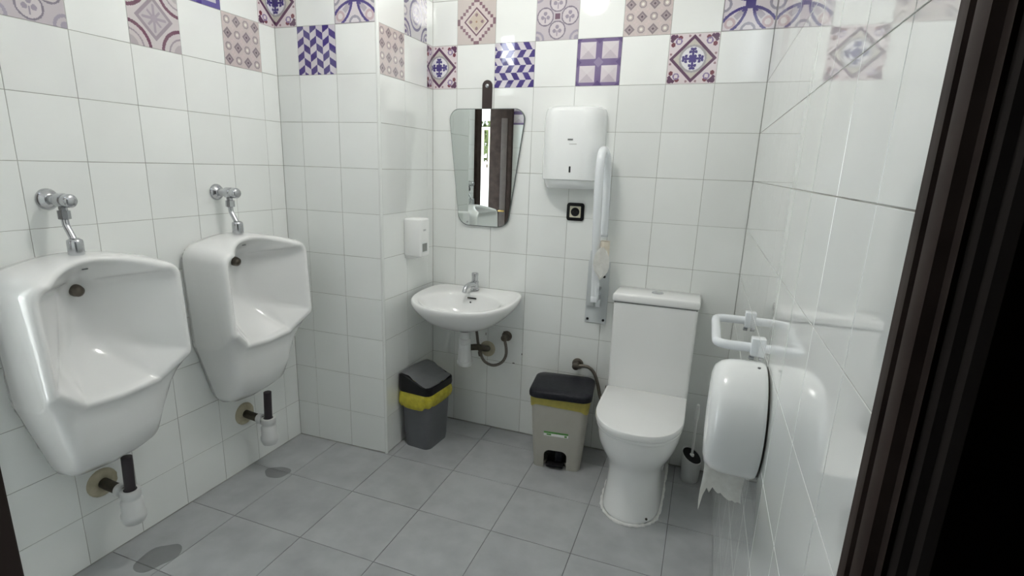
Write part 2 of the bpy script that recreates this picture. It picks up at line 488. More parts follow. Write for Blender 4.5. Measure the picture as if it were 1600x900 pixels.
G = 0.0009
RECESS = 0.0014
def wall(name, origin, udir, ulines, zlines, ztop, deco={}, thick=0.04, chips=(), ext=(0, 0)):
    u = Vector((udir[0], udir[1], 0)).normalized()
    n = Vector((-u.y, u.x, 0))           # into the wall
    mw = Matrix((( u.x, n.x, 0, origin[0]), (u.y, n.y, 0, origin[1]), (0, 0, 1, 0), (0, 0, 0, 1)))
    global OFF
    OFF = Vector((0, 0, 0))
    bm = B(); box(bm, (ulines[0] - ext[0], RECESS, -.05), (ulines[-1] + ext[1], thick, ztop + .05))
    W = obj(name, bm, 'grout', kind='structure'); W.matrix_world = mw
    for i in range(len(ulines) - 1):
        for j in range(len(zlines) - 1):
            w_, h_ = ulines[i + 1] - ulines[i] - 2 * G, zlines[j + 1] - zlines[j] - 2 * G
            if w_ < 0.004: continue
            d = deco.get((i, j))
            if d:
                me = deco_mesh(d[0], w_, h_, d[1], d[2]); nm = 'decorated_tile'
            else:
                me = tile_mesh(w_, h_); nm = 'tile'
            o = bpy.data.objects.new(nm, me); COL.objects.link(o)
            o.parent = W; o.location = (ulines[i] + G, 0, zlines[j] + G)
            if d: o['label'] = DECO_LABEL[d[0]]
    for (cu, cz, w_, h_) in chips:
        bm = B()
        vs = [(w_ * math.cos(k * PI / 4) * random.uniform(.6, 1.1), h_ * math.sin(k * PI / 4) * random.uniform(.6, 1.1)) for k in range(8)]
        prism(bm, [(cu + x, cz + z) for x, z in vs], -0.0006, 0.002, 'Y')
        obj('dark_chip', bm, 'grime', W)
    return W

random.seed(3)
ZL = [0.004, 0.1963, 0.3982, 0.5986, 0.7990, 0.9976, 1.1991, 1.4012, 1.5977, 1.7981, 1.9981, 2.1981, 2.3981, 2.56]
H = 2.56
LO, UP = 9, 10           # the two chequered decorative rows
XL, XP, YP = -2.06975, -1.53978, -0.48488
YC = -0.4984             # left wall meets pier

# ------------------------------------------------------------------ walls
full = lambda k: (k, 0, 1)
wall('wall_back', (XP, 0), (1, 0), [0] + [x - XP for x in (-1.40447, -1.20367, -1.00286, -0.80206, -0.60125, -0.40045, -0.19965)] + [-XP], ZL, H,
     {(0, LO): ('snow', .32, 1), (1, UP): full('steps'), (2, LO): full('herr_h'), (3, UP): full('circles'), (4, LO): full('squares'), (5, UP): full('dots'), (6, LO): full('snow'), (7, UP): full('curves')},
     chips=[(XP * -1 - 1.105, 0.572, .012, .003), (-XP - 1.215, .545, .002, .010), (-XP - 1.005, .46, .002, .008), (-XP - 1.05, .402, .008, .003)], ext=(.04, .04))
cl = math.hypot(XP - XL, YP - YC)
wall('wall_pier_front', (XL, YC), (XP - XL, YP - YC), [0, cl - .4093, cl - .2092, cl - 0.006], ZL, H,
     {(0, UP): ('snow', .45, 1), (1, LO): full('herr_v'), (2, UP): full('curves')}, ext=(.03, 0))
wall('wall_pier_side', (XP, YP), (0, 1), [0.006, 0.215, 0.425, 0.4849], ZL, H,
     {(0, LO): full('dots'), (1, UP): full('chain'), (2, LO): ('snow', .03, .32)}, ext=(0, .03))
LL = [0, 0.0923, 0.2860, 0.4798, 0.6736, 0.8673, 1.0611, 1.2549]
LEND = 1.268
aL = 0.0055
wall('wall_left', (XL - aL * LEND, YC - LEND), (aL, 1), [LEND - x for x in [LEND] + LL[::-1]], ZL, H,
     {(7, UP): ('snow', 0, .45), (6, LO): full('dots'), (5, UP): full('blue'), (4, LO): full('bigdiamond'), (3, UP): full('steps'), (2, LO): full('circles'), (1, UP): full('curves')}, ext=(0, .04))
RL = [0, 0.1882, 0.3942, 0.6003, 0.8064, 1.0125, 1.2186, 1.4246, 1.6307, 1.8368, 1.987]
dr = {}
for i in range(10):
    dr[(i, LO if i % 2 == 0 else UP)] = full(['chain', 'squares', 'steps', 'dots', 'circles', 'bigdiamond', 'snow', 'curves', 'blue', 'dots'][i])
wall('wall_right', (0, 0), (0.0062, -1), RL, ZL, H, dr,
     chips=[(1.52, .62, .004, .012), (1.545, .60, .003, .012), (1.46, .50, .003, .012), (1.47, .44, .004, .012)], ext=(.04, 0))

# front wall behind the photographer's doorway (room side tiled, seen in the mirror)
FY = -2.20
wall('wall_front', (-1.045, FY), (-1, 0), [0, .2, .4, .6, .86], ZL, H, {(1, LO): full('squares'), (3, LO): full('squares'), (0, UP): full('snow'), (2, UP): full('dots'), (3, UP): full('squares')}, thick=0.09)
OFF = Vector((0, 0, 0))
bm = B(); box(bm, (-1.02, FY - .09, 2.12), (.06, FY, H)); obj('wall_front_lintel', bm, 'plaster', kind='structure')
bm = B(); box(bm, (XL - .05, FY - .09, 2.12), (XL, YC - LEND, H)); obj('wall_left_lintel', bm, 'plaster', kind='structure')

# white corner strip on the pier
bm = B(); lathe(bm, [(0.0085, 0), (0.0085, H)], 16, (XP - .0065, YP + .0065, 0)); obj('trim_1', bm, 'trim', smooth=40, kind='structure')
# door casing at the right (dark stained wood, stepped mouldings)
prof = [(0.05, -1.985), (0.006, -1.985), (0.003, -1.990), (0.003, -2.010), (0.010, -2.014), (0.010, -2.020), (0.003, -2.024), (0.001, -2.044), (0.003, -2.052), (0.011, -2.056), (0.013, -2.064), (0.05, -2.064), (0.05, -2.02)]
bm = B(); prism(bm, prof, 0, 2.12, 'Z'); obj('door_2_jamb_right', bm, 'wood', smooth=40, kind='structure')
bm = B(); prism(bm, [(.05, -2.0645), (.017, -2.0645), (.018, -2.078), (.024, -2.082), (.024, -2.096), (.03, -2.102), (.12, -2.106), (.12, -2.03), (.05, -2.03)], 0, 2.12, 'Z'); obj('door_2_shaded_reveal', bm, 'dark', kind='structure')  # rear part of the casing, its shade put in by a darker colour
bm = B(); box(bm, (.12, FY - .10, 0), (.16, -2.02, 2.12)); obj('door_2_recess', bm, 'dark', kind='structure')  # shadow behind the casing painted in as near-black
bm = B(); box(bm, (-1.045, FY - .13, 0), (-1.03, FY + .012, 2.12), .004); obj('door_2_jamb_left', bm, 'dark', kind='structure')
# exit door at the far end of the left wall
bm = B(); box(bm, (XL - .06, -1.865, 0), (XL + .018, -1.768, 2.06), .006); obj('door_1_jamb', bm, 'wood', kind='structure')
bm = B(); box(bm, (XL - .06, -2.2, 2.06), (XL + .018, -1.768, 2.13), .006); obj('door_1_head', bm, 'wood', kind='structure')
dl = bpy.data.objects.new('door_1_leaf', None); COL.objects.link(dl); dl['kind'] = 'structure'
bm = B(); box(bm, (XL - .03, -2.197, .01), (-1.885, -2.155, 2.05), .004); obj('door_panel', bm, 'wood', dl)
bm = B(); box(bm, (-1.985, -2.156, .2), (-1.925, -2.150, 1.85), .002); obj('inset_panel', bm, 'woodpan', dl)
bm = B(); tube(bm, catmull([(-1.975, -2.156, 1.03), (-1.975, -2.115, 1.03), (-1.92, -2.11, 1.03)], 6), .008, 10); obj('door_handle', bm, 'brass', dl, 60)

# floor: grey tiles 333 mm
bm = B(); box(bm, (XL - .05, -2.3, -.06), (.06, .04, -.0022)); FL = obj('floor', bm, 'fgrout', kind='structure')
xs = [XL - .01] + [-1.84, -1.505, -1.168, -0.836, -0.506, -0.172] + [0.006]
ys = [-2.20, -1.82, -1.4845, -1.151, -0.8195, -0.488, -0.155, -0.0005]
for i in range(len(xs) - 1):
    for j in range(len(ys) - 1):
        me = tile_mesh(xs[i + 1] - xs[i] - .0024, ys[j + 1] - ys[j] - .0024, 'floor', t=.005, flat=True)
        o = bpy.data.objects.new('tile', me); COL.objects.link(o); o.parent = FL; o.location = (xs[i] + .0012, ys[j] + .0012, 0)
bm = B(); box(bm, (XL - .05, -2.3, H), (.06, .04, H + .05)); obj('ceiling', bm, 'plaster', kind='structure')
# dark hall the photographer stands in
bm = B(); box(bm, (-1.9, -3.7, -.06), (.9, -2.3, 0)); obj('floor_hall', bm, 'hall', kind='structure')
bm = B(); box(bm, (-1.9, -3.75, 0), (.9, -3.7, H)); obj('wall_hall_rear', bm, 'dark', kind='structure')
bm = B(); box(bm, (-1.95, -3.75, 0), (-1.9, -2.29, H)); obj('wall_hall_left', bm, 'dark', kind='structure')
bm = B(); box(bm, (.9, -3.75, 0), (.95, -2.29, H)); obj('wall_hall_right', bm, 'dark', kind='structure')
bm = B(); box(bm, (-1.9, -2.315, 0), (-1.035, -2.29, H)); obj('wall_hall_front_left', bm, 'dark', kind='structure')
bm = B(); box(bm, (.16, -2.29, 0), (.9, -2.24, H)); obj('wall_hall_front', bm, 'dark', kind='structure')
bm = B(); box(bm, (-1.95, -3.75, H), (.95, -2.29, H + .05)); obj('ceiling_hall', bm, 'dark', kind='structure')

# ------------------------------------------------------------------ ceiling lamp
t = thing('ceiling_lamp', 'round white glowing globe lamp on the ceiling', 'lamp', (LAMP_POS[0], LAMP_POS[1], H))
bm = B(); lathe(bm, [(.07, 0), (.075, -.02), (.05, -.03), (.04, -.062)], 32, (LAMP_POS[0], LAMP_POS[1], H)); obj('base', bm, 'plast', t, 40)
bm = B(); lathe(bm, [(.04, .069)] + [(.08 * math.sin(a), .08 * math.cos(a)) for a in [PI * k / 16 for k in range(3, 16)]] + [(.004, -.0799)], 32, LAMP_POS); obj('globe', bm, 'globe', t, 180)

# ------------------------------------------------------------------ urinals
U1Y, U2Y = -1.495, -0.875
XW1 = XL - .0054
def half(ys, zs, ds, yc, zc=0):
    pts = [(XL + d, yc + y, z) for y, z, d in zip(ys, zs, ds)]
    back = [(XL + d, yc - y, z) for y, z, d in list(zip(ys, zs, ds))[-2:0:-1]]
    return pts + back
def outline(sp_, yc):
    A, Bc, Cc, top, bot = sp_
    V = lambda p: Vector((p[0], p[1]))
    def arc(p0, p1, p2, r, n=6):
        d0, d2 = (p0 - p1).normalized(), (p2 - p1).normalized()
        ang = d0.angle(d2); k = min(r / math.tan(ang / 2), .45 * (p0 - p1).length, .45 * (p2 - p1).length); r = k * math.tan(ang / 2)
        cen = p1 + (d0 + d2).normalized() * (r / math.sin(ang / 2)); va, vb = p1 + d0 * k - cen, p1 + d2 * k - cen
        th = va.angle(vb); sg = 1 if va.x * vb.y - va.y * vb.x > 0 else -1
        return [cen + Vector((va.x * math.cos(f) - va.y * math.sin(f), va.x * math.sin(f) + va.y * math.cos(f))) for f in [sg * th * q / n for q in range(n + 1)]]
    pA, pB, pC = V(A), V(Bc), V(Cc)
    pT = Vector((0, A[1] + (top[0] - A[1]) * .55)); pBo = Vector((0, bot[0]))
    aA, aB, aC = arc(pT, pA, pB, A[2]), arc(pA, pB, pC, Bc[2]), arc(pB, pC, pBo, Cc[2])
    H = []
    def seg(p0, d0, p1, d1, n, f=lambda t: t):
        for q in range(1, n): H.append((p0[0] + (p1[0] - p0[0]) * q / n, p0[1] + (p1[1] - p0[1]) * f(q / n), d0 + (d1 - d0) * f(q / n)))
    H.append((0, top[0], top[1]))
    seg((0, top[0]), top[1], aA[0], A[3], 6, lambda t: t * t)
    H += [(p.x, p.y, A[3]) for p in aA]; seg(aA[-1], A[3], aB[0], Bc[3], 5)
    H += [(p.x, p.y, Bc[3]) for p in aB]; seg(aB[-1], Bc[3], aC[0], Cc[3], 3)
    H += [(p.x, p.y, Cc[3]) for p in aC]; seg(aC[-1], Cc[3], (0, bot[0]), bot[1], 4)
    H.append((0, bot[0], bot[1]))
    pts = [(XL + d, yc + y, z) for y, z, d in H]
    return pts + [(XL + d, yc - y, z) for y, z, d in H[-2:0:-1]]
def build_urinal():
    y0 = U1Y
    t = thing('urinal', 'nearer of two white porcelain wall urinals, the one away from the pier', 'urinal', (XL, y0, .33), group='urinals on the left wall')
    spec = [  # A corner, B corner, C corner (y, z, r, d); top centre (z, d); bottom centre (z, d)
        ((.215, 1.10, .07, -.006), (.205, .68, .10, -.006), (.125, .385, .07, -.006), (1.12, -.006), (.378, -.006)),
        ((.217, 1.10, .07, .012), (.207, .68, .10, .012), (.125, .385, .07, .012), (1.121, .012), (.378, .012)),
        ((.233, 1.10, .07, .10), (.190, .66, .09, .150), (.140, .418, .06, .172), (1.124, .06), (.408, .178)),
        ((.234, 1.086, .06, .205), (.229, .745, .04, .228), (.132, .650, .03, .195), (1.124, .115), (.640, .19)),
        ((.226, 1.078, .05, .238), (.223, .755, .032, .252), (.125, .672, .03, .213), (1.119, .142), (.660, .207)),
        ((.220, 1.073, .047, .247), (.217, .761, .03, .259), (.121, .680, .028, .220), (1.114, .150), (.668, .214)),
        ((.207, 1.061, .042, .247), (.204, .769, .028, .258), (.113, .691, .026, .219), (1.103, .150), (.680, .213)),
        ((.202, 1.055, .040, .238), (.199, .773, .028, .249), (.110, .695, .026, .211), (1.098, .141), (.684, .206)),
        ((.13, 1.045, .050, .155), (.170, .785, .035, .205), (.108, .701, .028, .205), (1.072, .098), (.688, .202)),
        ((.060, 1.034, .045, .076), (.138, .800, .06, .150), (.106, .706, .03, .198), (1.050, .064), (.692, .198)),
    ]
    L = [outline(sp_, y0) for sp_ in spec]
    # the hollow of the bowl: the inner edge drawn smoothly in towards a point on the back
    E = np.array(L[-1]); cen = np.array([XL + .034, y0, .865]); cur = E.copy()
    for k, f in enumerate((.93, .84, .74, .63, .52, .40, .28, .16, .06)):
        for _ in range(3 + 2 * k): cur = .5 * cur + .25 * (np.roll(cur, 1, 0) + np.roll(cur, -1, 0))
        q = cen + (cur - cen) * f
        q[:, 0] = cen[0] + (cur[:, 0] - cen[0]) * f ** 2.1
        L.append([tuple(v) for v in q])
    bm = B(); loft(bm, L); obj('basin', bm, 'ware', t, sub=1)
    bm = B(); lathe(bm, [(.019, 0), (.02, .02), (.017, .034), (.008, .04)], 20, (XL + .04, y0 - .002, 1.006), (1, .0, -.15)); obj('spreader', bm, 'dull', t, 50, label='tarnished brown water spreader')
    bm = B(); box(bm, (XL + .100, y0 - .004, 1.0745), (XL + .112, y0 + .012, 1.0785), .001); obj('maker_mark', bm, 'mark', t)
    return t
ur = build_urinal()
ur['label'] = 'nearer of two white porcelain wall urinals, the one away from the pier'
dup(ur, (XL - .001, U2Y, .33), 'farther of two white porcelain wall urinals, the one beside the pier')
ur.location.x -= .004

def build_flush():
    y, z = -1.501, 1.287
    x = XL - .0055
    t = thing('flush_valve', 'chrome push flush valve above the nearer urinal, away from the pier', 'valve', (x, y, z), group='urinal flush valves')
    bm = B(); lathe(bm, [(.033, 0), (.033, .003), (.028, .011), (.018, .018), (.016, .02)], 28, (x, y, z), 'X'); obj('wall_flange', bm, 'chrome', t, 50)
    bm = B(); lathe(bm, [(.0145, .015), (.0145, .052), (.0205, .054), (.0215, .058), (.0215, .082), (.019, .086)], 28, (x, y, z), 'X'); obj('valve_body', bm, 'chrome', t, 50)
    bm = B(); lathe(bm, [(.0175, .084), (.0205, .088), (.0205, .110), (.016, .117), (.006, .119)], 28, (x, y, z), 'X'); obj('push_button', bm, 'chrome', t, 50)
    bm = B(); lathe(bm, [(.012, 0), (.012, -.018), (.0175, -.019), (.0175, -.044), (.012, -.046)], 8, (x + .07, y, z - .012)); obj('nut', bm, 'chrome', t, 30)
    bm = B(); tube(bm, catmull([(x + .07, y, z - .05), (x + .072, y, z - .075), (x + .086, y, z - .100), (x + .098, y, z - .122), (x + .10, y, z - .15)], 8), .0098, 14); obj('flush_pipe', bm, 'chrome', t, 180)
    bm = B(); lathe(bm, [(.011, 0), (.0205, -.006), (.0215, -.012), (.0215, -.050), (.0195, -.0535)], 24, (x + .10, y, z - .113)); obj('coupling', bm, 'chrome', t, 50)
    return t
fv = build_flush()
dup(fv, (XL - .001, -.887, 1.290), 'chrome push flush valve above the farther urinal, beside the pier')

def build_trap():
    y = -1.474; x = XL - .0055
    t = thing('urinal_trap', 'white plastic trap with dark pipe under the nearer urinal, away from the pier', 'trap', (x, y, .165), group='urinal drain traps')
    xt = x + .135
    bm = B(); lathe(bm, [(.0172, .19), (.0172, .330)], 18, (xt, y, .09)); 
    for v in bm.verts: v.co.x += (v.co.z - .28) * .05
    obj('tail_pipe', bm, 'pipe', t, 60)
    bm = B(); lathe(bm, [(.021, .292), (.031, .292), (.0325, .288), (.0325, .268), (.029, .262), (.031, .256), (.035, .248), (.035, .208), (.0395, .200), (.0395, .184), (.032, .166), (.012, .160)], 28, (xt, y, 0)); obj('trap_cup', bm, 'trap', t, 50)
    bm = B(); lathe(bm, [(.021, .2915), (.021, .2885)], 18, (xt, y, .0008)); obj('collar_gap', bm, 'black', t)
    bm = B(); tube(bm, [(x + .004, y - .008, .290), (x + .05, y - .006, .284), (x + .105, y, .275)], .0185, 16); obj('outlet_pipe', bm, 'grime', t, 60)
    bm = B(); lathe(bm, [(.052, 0), (.052, .004), (.044, .012), (.026, .016), (.020, .010)], 24, (x, y - .008, .290), 'X')
    for v in bm.verts:
        if v.co.x > x + .003:
            k = math.sin(v.co.y * 310) * math.cos(v.co.z * 270); v.co.y += .0022 * k; v.co.z -= .002 * k
    obj('wall_putty', bm, 'putty', t, 60, label='yellowed putty ring around the outlet')
    bm = B(); lathe(bm, [(.022, 0), (.024, .004), (.024, .022), (.018, .026)], 20, (xt - .056, y - .003, .279), 'X'); obj('outlet_nut', bm, 'trap', t, 40)
    return t
tr = build_trap()
dup(tr, (XL - .0015, -.842, .152), 'white plastic trap with dark pipe under the farther urinal, beside the pier')

# damp stains on the floor
def stain(cx, cy, rx, ry, label, seed):
    rnd = random.Random(seed)
    global OFF
    OFF = Vector((cx, cy, 0))
    bm = B(); ph = [rnd.uniform(0, 6) for _ in range(3)]
    poly = []
    for k in range(28):
        a = 2 * PI * k / 28
        s = 1 + .09 * math.sin(2 * a + ph[0]) + .06 * math.sin(3 * a + ph[1]) + .04 * math.sin(5 * a + ph[2])
        poly.append((cx + rx * s * math.cos(a), cy + ry * s * math.sin(a)))
    prism(bm, poly, 0.0001, .0006, 'Z')
    o = obj('damp_stain', bm, stain_m); o.location = (cx, cy, 0)
    o['label'] = label; o['category'] = 'stain'; o['group'] = 'damp stains below the traps'
stain_m = bpy.data.materials.new('damp_film'); stain_m.use_nodes = True
_nt = stain_m.node_tree; _b = _nt.nodes['Principled BSDF']
_b.inputs['Base Color'].default_value = (.085, .088, .088, 1); _b.inputs['Roughness'].default_value = .3; _b.inputs['Alpha'].default_value = .15
stain(-1.915, -.835, .055, .050, 'small dark damp patch on the floor below the farther urinal', 1)
stain(-1.90, -1.44, .06, .075, 'larger dark damp patch on the floor below the nearer urinal', 2)

# ------------------------------------------------------------------ soap dispenser
x0 = XP
t = thing('soap_dispenser', 'small white wall soap dispenser on the pier beside the mirror', 'dispenser', (x0, -.255, .975))
bm = B(); box(bm, (x0, -.30, .985), (x0 + .096, -.212, 1.172), .010, 3); obj('cover', bm, 'plast', t, 50)
bm = B(); box(bm, (x0, -.292, .972), (x0 + .066, -.220, .99), .004); obj('base', bm, 'plast', t, 50)
bm = B(); box(bm, (x0 + .094, -.286, 1.012), (x0 + .0972, -.240, 1.052), .001); obj('level_window', bm, 'window', t, label='small grey level window')
bm = B(); box(bm, (x0 + .0955, -.292, 1.006), (x0 + .0966, -.234, 1.058), .001); obj('window_surround', bm, 'enamel', t)
bm = B(); box(bm, (x0 + .0955, -.275, 1.112), (x0 + .0967, -.250, 1.121)); obj('maker_mark', bm, 'faint', t)

# ------------------------------------------------------------------ washbasin
BX = -1.247
t = thing('washbasin', 'white porcelain washbasin fixed to the wall under the mirror', 'washbasin', (BX, 0, .80))
def plan(pts, z):
    q = [(BX + x, y, z if not isinstance(z, list) else z[i]) for i, (x, y) in enumerate(pts)]
    r = [(BX - x, y, z if not isinstance(z, list) else z[i]) for i, (x, y) in list(enumerate(pts))[-2:0:-1]]
    return q + r
rim = [(0, .0), (.12, .0), (.232, .0), (.258, -.085), (.270, -.20), (.250, -.335), (.160, -.438), (0, -.472)]
def scl(pts, s, cy=-.20, sy=None): return [(x * s, cy + (y - cy) * (sy or s)) for x, y in pts]
def und(s, keep):   # underside: the back stays at the wall
    return [(x * s, y if y > -.01 else -.20 + (y + .20) * s) for x, y in rim] if keep else scl(rim, s)
ell = lambda rx, ry, cy: [(rx * math.sin(a), cy + ry * math.cos(a)) for a in [PI * k / 7 for k in range(8)]]
L = [plan(scl(rim, .14), -.160), plan(scl(rim, .28), -.158), plan(und(.50, True), -.142), plan(und(.72, True), -.108), plan(und(.89, True), -.066), plan(und(.97, True), -.036),
     plan(rim, -.018), plan(scl(rim, .995), -.005), plan(scl(rim, .972), 0), plan(scl(rim, .93), -.002)]
inner = [(.222, .172, -.270, -.006), (.210, .162, -.270, -.016), (.184, .140, -.262, -.055), (.136, .100, -.246, -.10), (.06, .045, -.228, -.122), (.02, .018, -.222, -.126)]
for rx, ry, cy, z in inner: L.append(plan(ell(rx, ry, cy), z))
# the bowl sits a little lower at the front
L = [[(a, b, c + .80 + min(0, b + .10) * .055) for a, b, c in q] for q in L]
bm = B(); loft(bm, L); obj('bowl', bm, 'ware', t, sub=3)
bm = B(); box(bm, (BX - .024, -.130, .764), (BX + .024, -.120, .771), .002, rot=Matrix.Rotation(math.radians(-20), 3, 'X')); obj('overflow_slot', bm, 'black', t)
bm = B(); lathe(bm, [(.004, 0), (.004, .006)], 10, (BX, -.139, .748), (0, -1, .6)); obj('chain_hole', bm, 'black', t)
bm = B(); lathe(bm, [(.022, .0), (.024, .003), (.018, .005), (.006, .003)], 20, (BX, -.222, .667)); obj('drain', bm, 'chrome', t, 50)

t = thing('tap', 'small chrome push tap standing on the washbasin ledge', 'tap', (BX - .012, -.062, .80))
tx, ty, tz = BX - .012, -.062, .798
bm = B(); lathe(bm, [(.024, 0), (.024, .005), (.019, .008), (.0185, .035), (.020, .038), (.020, .046), (.015, .05)], 24, (tx, ty, tz)); obj('body', bm, 'chrome', t, 50)
bm = B(); tube(bm, catmull([(tx, ty, tz + .030), (tx - .004, ty - .05, tz + .036), (tx - .007, ty - .095, tz + .030), (tx - .008, ty - .115, tz + .008)], 8), [.016 - .005 * k / 24 for k in range(25)], 16); obj('spout', bm, 'chrome', t, 60)
bm = B()
lathe(bm, [(.013, .046), (.0165, .050), (.0165, .074), (.0175, .076), (.0175, .088), (.015, .091)], 12, (tx, ty, tz)); obj('push_button', bm, 'chrome', t, 25)

# trap below the basin
t = thing('basin_trap', 'white plastic bottle trap with a black ring hanging under the washbasin', 'trap', (BX, -.20, .43))
bm = B(); lathe(bm, [(.040, .6335), (.042, .630), (.042, .618), (.036, .614)], 28, (BX, -.20, 0)); obj('black_ring', bm, 'black', t, 40, label='black rubber ring')
bm = B(); lathe(bm, [(.026, .622), (.026, .575), (.030, .572), (.031, .566), (.031, .545), (.022, .540)], 24, (BX, -.20, 0)); obj('tail_piece', bm, 'trap', t, 40)
bm = B(); lathe(bm, [(.025, .546), (.030, .540), (.0315, .52), (.037, .455), (.040, .452), (.040, .440), (.033, .428), (.012, .422)], 28, (BX, -.20, 0)); obj('bottle', bm, 'trap', t, 40)
bm = B(); tube(bm, catmull([(BX + .025, -.19, .525), (BX + .055, -.155, .520), (BX + .06, -.08, .49), (BX + .045, -.0, .462)], 8), .0165, 16); obj('outlet_pipe', bm, 'grime', t, 180)
bm = B(); lathe(bm, [(.044, 0), (.044, .003), (.036, .008), (.022, .009)], 28, (BX + .045, .0, .462), '-Y'); obj('wall_rosette', bm, 'putty', t, 40, label='yellowed rosette')
t = thing('angle_valve', 'tarnished water valve with a looped hose on the wall below the washbasin', 'valve', (-1.092, 0, .55))
bm = B(); lathe(bm, [(.028, 0), (.028, .004), (.022, .010), (.013, .012), (.013, .03), (.017, .032), (.017, .05), (.012, .053)], 20, (-1.092, 0, .55), '-Y'); obj('valve_body', bm, 'dull', t, 40)
bm = B(); tube(bm, catmull([(-1.092, -.04, .545), (-1.078, -.048, .50), (-1.078, -.05, .455), (-1.10, -.052, .415), (-1.145, -.055, .393), (-1.19, -.058, .405), (-1.215, -.06, .44), (-1.232, -.062, .50), (-1.243, -.064, .58), (-1.252, -.066, .648)], 8), .0078, 12); obj('supply_hose', bm, 'braid', t, 180)
bm = B(); lathe(bm, [(.011, 0), (.012, .004), (.012, .022), (.009, .026)], 6, (-1.217, -.06, .437), (-.25, 0, 1)); obj('hose_nut', bm, 'dull', t, 30)

# ------------------------------------------------------------------ mirror
def rpoly(pts, rads, n=8):
    out = []; L = len(pts)
    for i in range(L):
        p0, p1, p2 = Vector(pts[i - 1]), Vector(pts[i]), Vector(pts[(i + 1) % L])
        d0, d2 = (p0 - p1).normalized(), (p2 - p1).normalized()
        ang = d0.angle(d2); k = rads[i] / math.tan(ang / 2)
        a, b = p1 + d0 * k, p1 + d2 * k
        cen = p1 + (d0 + d2).normalized() * (rads[i] / math.sin(ang / 2))
        va, vb = a - cen, b - cen
        th = va.angle(vb); s = va.x * vb.y - va.y * vb.x
        for q in range(n + 1):
            f = q / n * th * (1 if s > 0 else -1)
            out.append(tuple(cen + Vector((va.x * math.cos(f) - va.y * math.sin(f), va.x * math.sin(f) + va.y * math.cos(f)))))
    return out
t = thing('mirror', 'tapered frameless wall mirror hung by a dark strap above the washbasin', 'mirror', (-1.24, 0, 1.13))
mp = [(-1.443, 1.703), (-1.028, 1.703), (-1.108, 1.126), (-1.378, 1.126)]
sp = rpoly([(x, z) for x, z in mp], [.052, .052, .062, .062])
bm = B(); prism(bm, sp, -.013, -.004, 'Y', .001); obj('edge', bm, 'edge', t)
cx, cz = -1.238, 1.42
bm = B(); prism(bm, [(cx + (x - cx) * .985, cz + (z - cz) * .989) for x, z in sp], -.0145, -.012, 'Y'); obj('glass', bm, 'mirror', t)
bm = B(); s2 = rpoly([(-1.2645, 1.835), (-1.2125, 1.835), (-1.2125, 1.69), (-1.2645, 1.69)], [.0255, .0255, .002, .002]); prism(bm, s2, -.006, 0, 'Y', .001); obj('hanging_strap', bm, 'strap', t, label='dark brown strap')
bm = B(); lathe(bm, [(.0105, 0), (.0105, .0075), (.008, .011), (.002, .012)], 16, (-1.2385, 0, 1.808), '-Y'); obj('nail', bm, 'chrome', t, 50)

# ------------------------------------------------------------------ paper towel dispenser
t = thing('paper_towel_dispenser', 'white wall paper towel dispenser with keyhole above the socket', 'dispenser', (-.775, 0, 1.34))
TC = -.785
def dface(hw, dp, z, rx=.095, ry=.115):
    h = []
    for k in range(9):
        a = PI / 2 * k / 8
        h.append((hw - rx + rx * math.cos(a), -(dp - ry) - ry * math.sin(a)))
    pts = [(hw, 0)] + h
    return [(TC + x, y, z) for x, y in pts] + [(TC - x, y, z) for x, y in reversed(pts)]
bm = B(); loft(bm, [dface(.140, .118, 1.377), dface(.145, .125, 1.381), dface(.145, .126, 1.45), dface(.144, .124, 1.655), dface(.141, .119, 1.682), dface(.134, .106, 1.696, .085, .098), dface(.118, .080, 1.704, .07, .075), dface(.10, .05, 1.706, .05, .045)])
obj('cover', bm, 'enamel', t, 28)
bm = B(); loft(bm, [dface(.137, .119, 1.377), dface(.135, .116, 1.362), dface(.125, .098, 1.342, .08, .09), dface(.118, .09, 1.338, .07, .08)]); obj('lower_tray', bm, 'enamel', t, 40)
bm = B(); prism(bm, rpoly([(-.777, 1.440), (-.769, 1.440), (-.769, 1.412), (-.777, 1.412)], [.0035] * 4, 4), -.1275, -.12, 'Y'); obj('keyhole', bm, 'black', t)
bm = B(); box(bm, (-.790, -.1262, 1.553), (-.766, -.122, 1.560)); obj('maker_mark', bm, 'mark', t)
bm = B(); box(bm, (-.782, -.1262, 1.535), (-.748, -.122, 1.539)); obj('maker_mark', bm, 'faint', t)

# ------------------------------------------------------------------ socket
t = thing('wall_socket', 'square black framed wall socket with cream centre below the towel dispenser', 'socket', (-.762, 0, 1.228))
fr = rpoly([(-.805, 1.271), (-.719, 1.271), (-.719, 1.185), (-.805, 1.185)], [.014] * 4, 5)
bm = B(); prism(bm, fr, -.009, 0, 'Y', .003); obj('frame', bm, 'black', t, 40)
bm = B(); box(bm, (-.789, -.0115, 1.201), (-.735, 0, 1.255), .002); obj('face', bm, 'cream', t, label='cream square face')
bm = B(); lathe(bm, [(.021, .0), (.021, .0130), (.019, .0140), (.018, .0122)], 28, (-.762, 0, 1.228), '-Y'); obj('outlet', bm, 'black', t, 40)
for s in (-1, 1):
    bm = B(); lathe(bm, [(.0025, 0), (.0025, .0126)], 8, (-.762 + s * .0095, 0, 1.228), '-Y'); obj('contact_hole', bm, 'grime', t)

